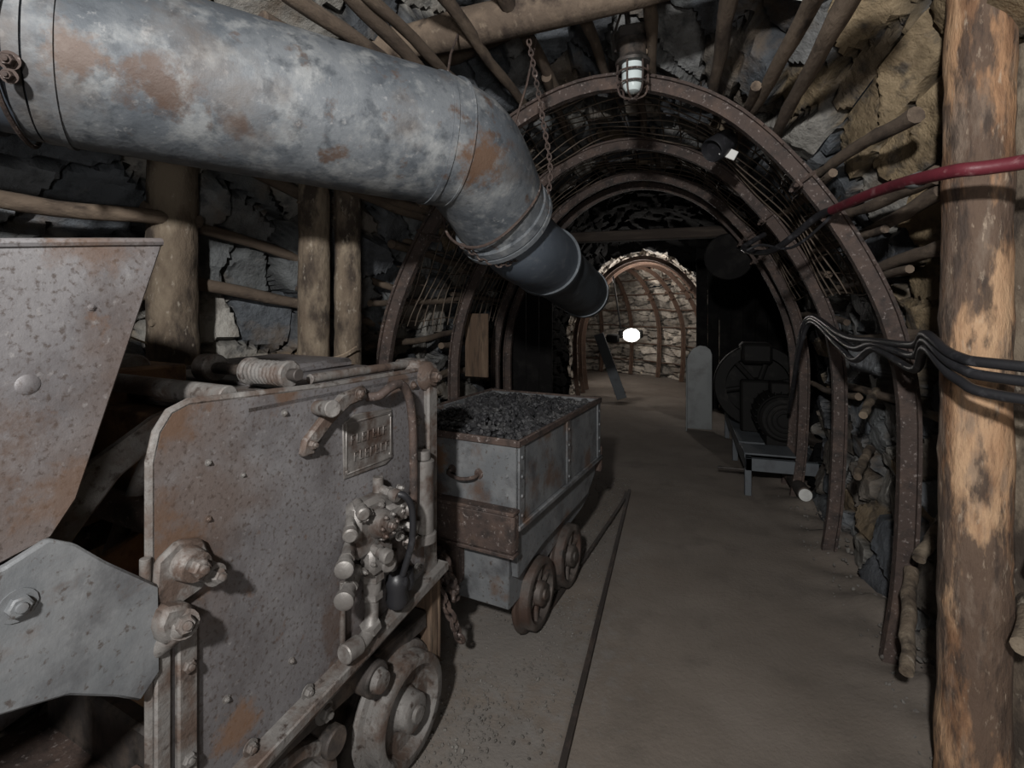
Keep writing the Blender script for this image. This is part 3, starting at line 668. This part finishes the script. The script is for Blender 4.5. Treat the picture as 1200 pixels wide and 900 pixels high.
b.box((-.74, -.45, .34), (-.04, .16, .37), 1); b.prism([(-.5, .30), (-.45, .50), (-.2, .62), (.0, .60), (.0, .30)], -.05, -.03, 1, .004)
b.tube([(-.4, -.30, .5), (-.1, -.32, .55)], .05, 16, 1)
b.lathe([(0, 0), (.13, 0), (.13, .05), (.06, .06), (.06, .10), (0, .10)], (-.2, -.22, .50), (1, 0, 0), 30, 1)
b.make('rocker_arms', [M_paint_rust, M_rust, M_rustO], ld)
b = B()
for y in (.33, .76):
    o = .035 if y > .5 else -.02
    wheel(b, o, y, .195, .165, .085, 1); wheel(b, -.72, y, .195, .165, .08, -1); b.cyl((-.7, y, .195), (-.05, y, .195), .035)
b.cyl((-.08, .60, .40), (.03, .60, .40), .05, m=1); b.lathe([(0, 0), (.035, 0), (.03, .02), (0, .025)], (.03, .60, .40), (1, 0, 0), 20)
b.box((-.10, .20, .36), (-.03, .92, .42), 1, .006); b.bolt((-.03, .45, .39), (1, 0, 0), .02, .02); b.cyl((-.1, .47, .30), (.0, .47, .30), .04, m=1)
b.make('wheels', [M_paint_rust, M_iron], ld)
b = B()
b.box((-.15, .93, .20), (-.02, .97, .56), 0, .004); b.box((-.45, .93, .22), (-.17, .97, .54), 1, .004); b.box((-.06, .975, .19), (-.02, .99, .57), 0, .003)
b.make('buffer_boards', [M_plankd, M_rust], ld)
b = B()
chain(b, [(-.86, 1.78, .55), (-.84, 1.82, .42), (-.86, 1.88, .34), (-.93, 1.95, .40)], .06, .009)
chain(b, [(-.90, 1.75, .50), (-.83, 1.80, .30), (-.82, 1.86, .18)], .055, .008)
chain(b, [(-.95, 1.80, .48), (-.90, 1.88, .38), (-.98, 2.0, .42)], .06, .009)
b.make('coupling_chain', [M_rust])

# ------------------------------------------------------------------ lamps
lamp = empty('caged_lamp', Matrix.Translation((-.20, 2.36, 0)))
b = B()
b.box((-.06, -.045, 2.70), (.06, .045, 2.76), 0, .01); b.lathe([(0, 0), (.075, 0), (.078, .012), (.060, .035), (.058, .075), (.072, .085), (.072, .10), (.04, .115), (0, .115)], (0, 0, 2.59), (0, 0, 1), 28)
b.tube([(-.02, 0, 2.74), (-.04, .02, 3.0)], .01, 8)
b.tube([(-.075, 0, 2.66), (-.09, 0, 2.72), (-.05, 0, 2.84)], .006, 6); b.tube([(.075, 0, 2.66), (.09, 0, 2.72), (.05, 0, 2.84)], .006, 6)
b.make('housing', [M_iron], lamp)
b = B(); b.lathe([(.048, 0), (.048, -.07), (.043, -.10), (.03, -.120), (0, -.128)], (0, 0, 2.59), (0, 0, 1), 24); b.make('glass', [M_glass], lamp)
b = B()
for i in range(6):
    a = i*math.pi/3+.25; b.tube(catmull([(math.cos(a)*.066, math.sin(a)*.066, 2.60), (math.cos(a)*.068, math.sin(a)*.068, 2.52), (math.cos(a)*.055, math.sin(a)*.055, 2.455), (0, 0, 2.435)], 4), .0045, 6)
for z, r in ((2.55, .069), (2.50, .066)): b.tube([(math.cos(t)*r, math.sin(t)*r, z) for t in np.linspace(0, 6.283, 25)[:-1]], .0045, 6, closed=True)
b.lathe([(.02, 0), (.022, -.01), (0, -.012)], (0, 0, 2.437), (0, 0, 1), 12)
b.make('cage', [M_rust], lamp)
sp = empty('spotlight', Matrix.Translation((.20, 2.92, 2.34)))
b = B(); b.lathe([(0, 0), (.05, 0), (.062, .02), (.065, .15), (.058, .16), (.055, .155), (.05, .12), (0, .12)], (.05, .02, .05), (-.5, -.55, -.45), 28)
b.tube([(.07, .03, .03), (.06, .03, .12), (.02, 0, .20)], .012, 8); b.make('barrel', [M_rubber], sp)
b = B(); b.box((.0, -.05, -.065), (.085, -.04, -.015), 0, .003, rot=Matrix.Rotation(.5, 3, 'Y')); b.make('label', [M_white], sp)

# ------------------------------------------------------------------ hoses and cables
b = B(); b.tube(catmull([(1.3, 1.2, 1.86), (.83, 1.62, 1.865), (.71, 1.73, 1.875), (.655, 2.05, 1.90), (.60, 2.42, 1.90)], 10), .019, 14)
b.lathe([(.0205, 0), (.023, .004), (.023, .05), (.0205, .055)], (.69, 1.84, 1.885), (-.15, 1, .05), 16, 1)
b.make('red_hose', [M_red, M_pale])
b = B(); b.tube(catmull([(.60, 2.41, 1.90), (.565, 2.52, 1.89), (.47, 2.75, 1.80), (.42, 3.0, 1.79), (.36, 3.3, 1.85), (.5, 3.5, 1.95)], 10), .016, 12)
b.tube(catmull([(.61, 2.40, 1.915), (.59, 2.5, 1.86), (.5, 2.7, 1.78), (.40, 2.9, 1.82), (.34, 2.95, 1.80)], 10), .007, 8)
b.make('black_hose', [M_rubber])
b = B()
for k, (dz, dy) in enumerate(((0, 0), (-.035, .01), (.028, -.01))):
    b.tube(catmull([(1.3, 1.1, 1.30+dz), (.82, 1.60, 1.315+dz*1.3), (.735, 1.74, 1.335+dz), (.735, 1.93, 1.395+dz*.7), (.80, 2.20, 1.325+dz*1.4), (.775, 2.50, 1.345+dz*.5), (.765, 2.72, 1.31+dz*1.5), (.76, 2.95, 1.34+dz), (.75, 3.45, 1.43+dz*.5), (.72, 3.6, 1.30+dz), (.74, 3.9, 1.0), (.80, 4.4, .7)], 9), .0145, 10)
b.make('power_cables', [M_rubber])
b = B()
b.tube(catmull([(.30, 2.15, 2.70), (.42, 2.1, 2.62), (.5, 2.2, 2.66), (.62, 2.05, 2.74)], 8), .0035, 6)
b.make('signal_wire', [M_white])
b = B(); b.tube(catmull([(-2.1, 1.3, 1.47), (-1.85, 1.6, 1.28), (-1.5, 1.9, 1.27), (-1.40, 2.0, 1.32)], 8), .004, 6); b.make('rope', [M_plank])

# ------------------------------------------------------------------ dark bulkheads
b = B()
for i in range(4): b.box((-1.75+i*.137, 4.98, 0), (-1.75+i*.137+.13, 5.02, 2.3), 0, .004)
b.make('plank_bulkhead', [M_dark])
b = B(); b.box((-1.55, 5.0, 2.14), (1.6, 5.12, 2.24), 0, .01); b.make('roof_beam', [M_beamd])
b = B()  # added black boards, block the far light so the winch niche stays dark
for i in range(13): b.box((.24+i*.16, 8.08, 0), (.24+i*.16+.155, 8.12, 2.75), 0, .004)
b.make('plank_bulkhead', [M_dark])
b = B(); b.box((-1.62, 3.75, .95), (-1.50, 3.77, 1.45), 0, .004); b.box((-1.50, 3.74, .95), (-1.42, 3.76, 1.45), 0, .004); b.make('wooden_board', [M_plankd])
b = B(); b.lathe([(0, 0), (.20, 0), (.21, .02), (.19, .5), (.16, .55), (0, .55)], (.42, 4.95, 1.95), (.1, 1, .12), 30); b.tube([(.45, 5.1, 2.1), (.45, 5.1, 2.6)], .01, 6); b.make('hanging_duct', [M_dark])

# ------------------------------------------------------------------ winch
wn = empty('mine_winch', Matrix.Translation((.86, 4.45, 0)))
b = B()
b.box((-.36, .0, .20), (.20, .05, .30), 0, .004); b.box((-.36, .0, .20), (-.31, 2.0, .30), 0, .004); b.box((.15, .0, .20), (.20, 2.0, .30), 0, .004); b.box((-.36, .5, .28), (.20, 2.0, .31), 0)
for (x, y) in ((-.34, .02), (-.34, 1.0), (-.34, 1.9), (.17, .02), (.17, 1.9)): b.box((x-.025, y-.02, 0), (x+.025, y+.03, .21), 0, .004)
b.box((-.37, -.01, .33), (.0, .30, .345), 0, .003); b.box((-.37, -.01, .30), (-.36, .3, .345), 0)
b.make('base_frame', [M_guard], wn)
b = B()
b.lathe([(0, 0), (.17, 0), (.19, .02), (.19, .06), (.20, .07), (.20, .42), (.19, .43), (.17, .50), (0, .50)], (-.02, .35, .55), (0, 1, 0), 32)
for i in range(24):
    a = i*2*math.pi/24; b.box((-.02+math.cos(a)*.205-.012, .45, .55+math.sin(a)*.205-.004), (-.02+math.cos(a)*.205+.012, .74, .55+math.sin(a)*.205+.004), 0, .001, rot=Matrix.Rotation(-a, 3, 'Y'))
for r in (.06, .10, .14): b.tube([(-.02+math.cos(t)*r, .335, .55+math.sin(t)*r) for t in np.linspace(0, 6.283, 29)[:-1]], .008, 6, closed=True)
b.box((-.15, .4, .30), (.12, .8, .40)); b.box((-.10, .50, .74), (.05, .66, .84), 0, .01)
b.make('motor', [M_machine], wn)
b = B()
b.lathe([(.30, 0), (.40, 0), (.41, .02), (.41, .08), (.40, .10), (.30, .10), (.30, 0)], (-.12, 1.1, .72), (0, 1, 0), 40)
for i in range(6):
    a = i*math.pi/3+.2; b.tube([(-.12+math.cos(a)*.06, 1.15, .72+math.sin(a)*.06), (-.12+math.cos(a)*.32, 1.15, .72+math.sin(a)*.32)], .025, 8)
b.cyl((-.12, .95, .72), (-.12, 1.6, .72), .07); b.lathe([(0, 0), (.34, 0), (.34, .03), (.2, .04), (.2, .34), (.34, .35), (.34, .38), (0, .38)], (-.12, 1.25, .70), (0, 1, 0), 36)
b.box((-.3, .9, .30), (.1, 1.02, .80), 0, .02); b.box((-.3, 1.68, .30), (.1, 1.78, .80), 0, .02); b.box((-.28, 1.02, .95), (-.0, 1.3, 1.15), 0, .03)
b.make('drum_and_flywheel', [M_machine], wn)
gp = [(-.78, 0), (-.48, 0), (-.48, .92), (-.50, .98), (-.55, 1.02), (-.62, 1.03), (-.70, .99), (-.76, .90), (-.78, .8)]
b = B(); b.prism(gp, 2.25, 2.27, 0, .003, axis='y'); b.prism([(y, z) for y, z in ((2.1, 0), (2.27, 0), (2.27, .88), (2.2, .85), (2.1, .7))], -.785, -.77, 0, .003); b.make('guard_sheet', [M_pale], wn)
b = B(); b.cyl((.02, -.20, .12), (.0, .45, .12), .05, n=24, m=1); b.lathe([(0, 0), (.045, 0), (.045, .01), (0, .012)], (.02, -.20, .12), (0, -1, 0), 24, 0); b.tube([(.02, -.19, .08), (.03, -.19, -.0)], .008, 6, 1)
b.cyl((-.55, .25, .135), (-.3, .25, .135), .012, m=1)
b.make('idler_roller', [M_white, M_iron], wn)

# ------------------------------------------------------------------ far tunnel things
fl = empty('floodlight', Matrix.Translation((-.92, 8.7, 0)))
b = B(); b.tube([(0, .1, 1.0), (-.1, .2, 1.6), (-.2, .3, 2.2)], .015, 8)
b.box((-.06, .06, .98), (.34, .18, 1.12), 0, .02); b.box((-.26, .0, .90), (-.04, .1, 1.05), 0, .03)
b.make('bracket', [M_machine], fl)
b = B(); b.lathe([(0, 0), (.07, 0), (.10, .05), (.115, .12), (.10, .19), (.06, .24), (0, .25)], (.05, .0, 1.03), (1, -.2, .05), 28); b.make('lamp_face', [M_lampface], fl)
b = B(); b.box((-.02, -.02, -.5), (.14, .0, .6), 0, .004, rot=Matrix.Rotation(-.35, 3, 'Y'))
o = b.make('leaning_plank', [M_guard], mtx=Matrix.Translation((-1.12, 8.35, .5)))

# ------------------------------------------------------------------ camera and light
cam = bpy.data.cameras.new('camera'); co = bpy.data.objects.new('camera', cam); scene.collection.objects.link(co)
co.location = (0, 0, 1.5); co.rotation_euler = (math.radians(90), 0, math.radians(18.1))
cam.sensor_width = 36; cam.lens = 18; cam.shift_y = -.075; cam.clip_start = .02
scene.camera = co
def area(name, loc, target, size, power, col, spread=180):
    l = bpy.data.lights.new(name, 'AREA'); l.shape = 'DISK'; l.size = size; l.energy = power; l.color = col; l.spread = math.radians(spread)
    o = bpy.data.objects.new(name, l); scene.collection.objects.link(o); o.location = loc
    o.rotation_euler = (Vector(target)-Vector(loc)).to_track_quat('-Z', 'Y').to_euler()
def point(name, loc, power, col, r=.05):
    l = bpy.data.lights.new(name, 'POINT'); l.energy = power; l.color = col; l.shadow_soft_size = r
    o = bpy.data.objects.new(name, l); scene.collection.objects.link(o); o.location = loc
area('flash_light', (-.15, -.9, 2.3), (-.3, 3, 1.25), .14, 112, (1, .985, .965))
area('fill_light', (.45, -1.0, 1.25), (-.3, 3, 1.5), .4, 15, (1, .98, .96))
point('far_light', (-1.5, 9.6, 1.9), 140, (1, .94, .88), .06)
point('far_floor_light', (-.6, 9.0, 1.9), 38, (1, .94, .88), .06)
w = bpy.data.worlds.new('world'); scene.world = w; w.use_nodes = True
w.node_tree.nodes['Background'].inputs[0].default_value = (.6, .65, .7, 1); w.node_tree.nodes['Background'].inputs[1].default_value = .012
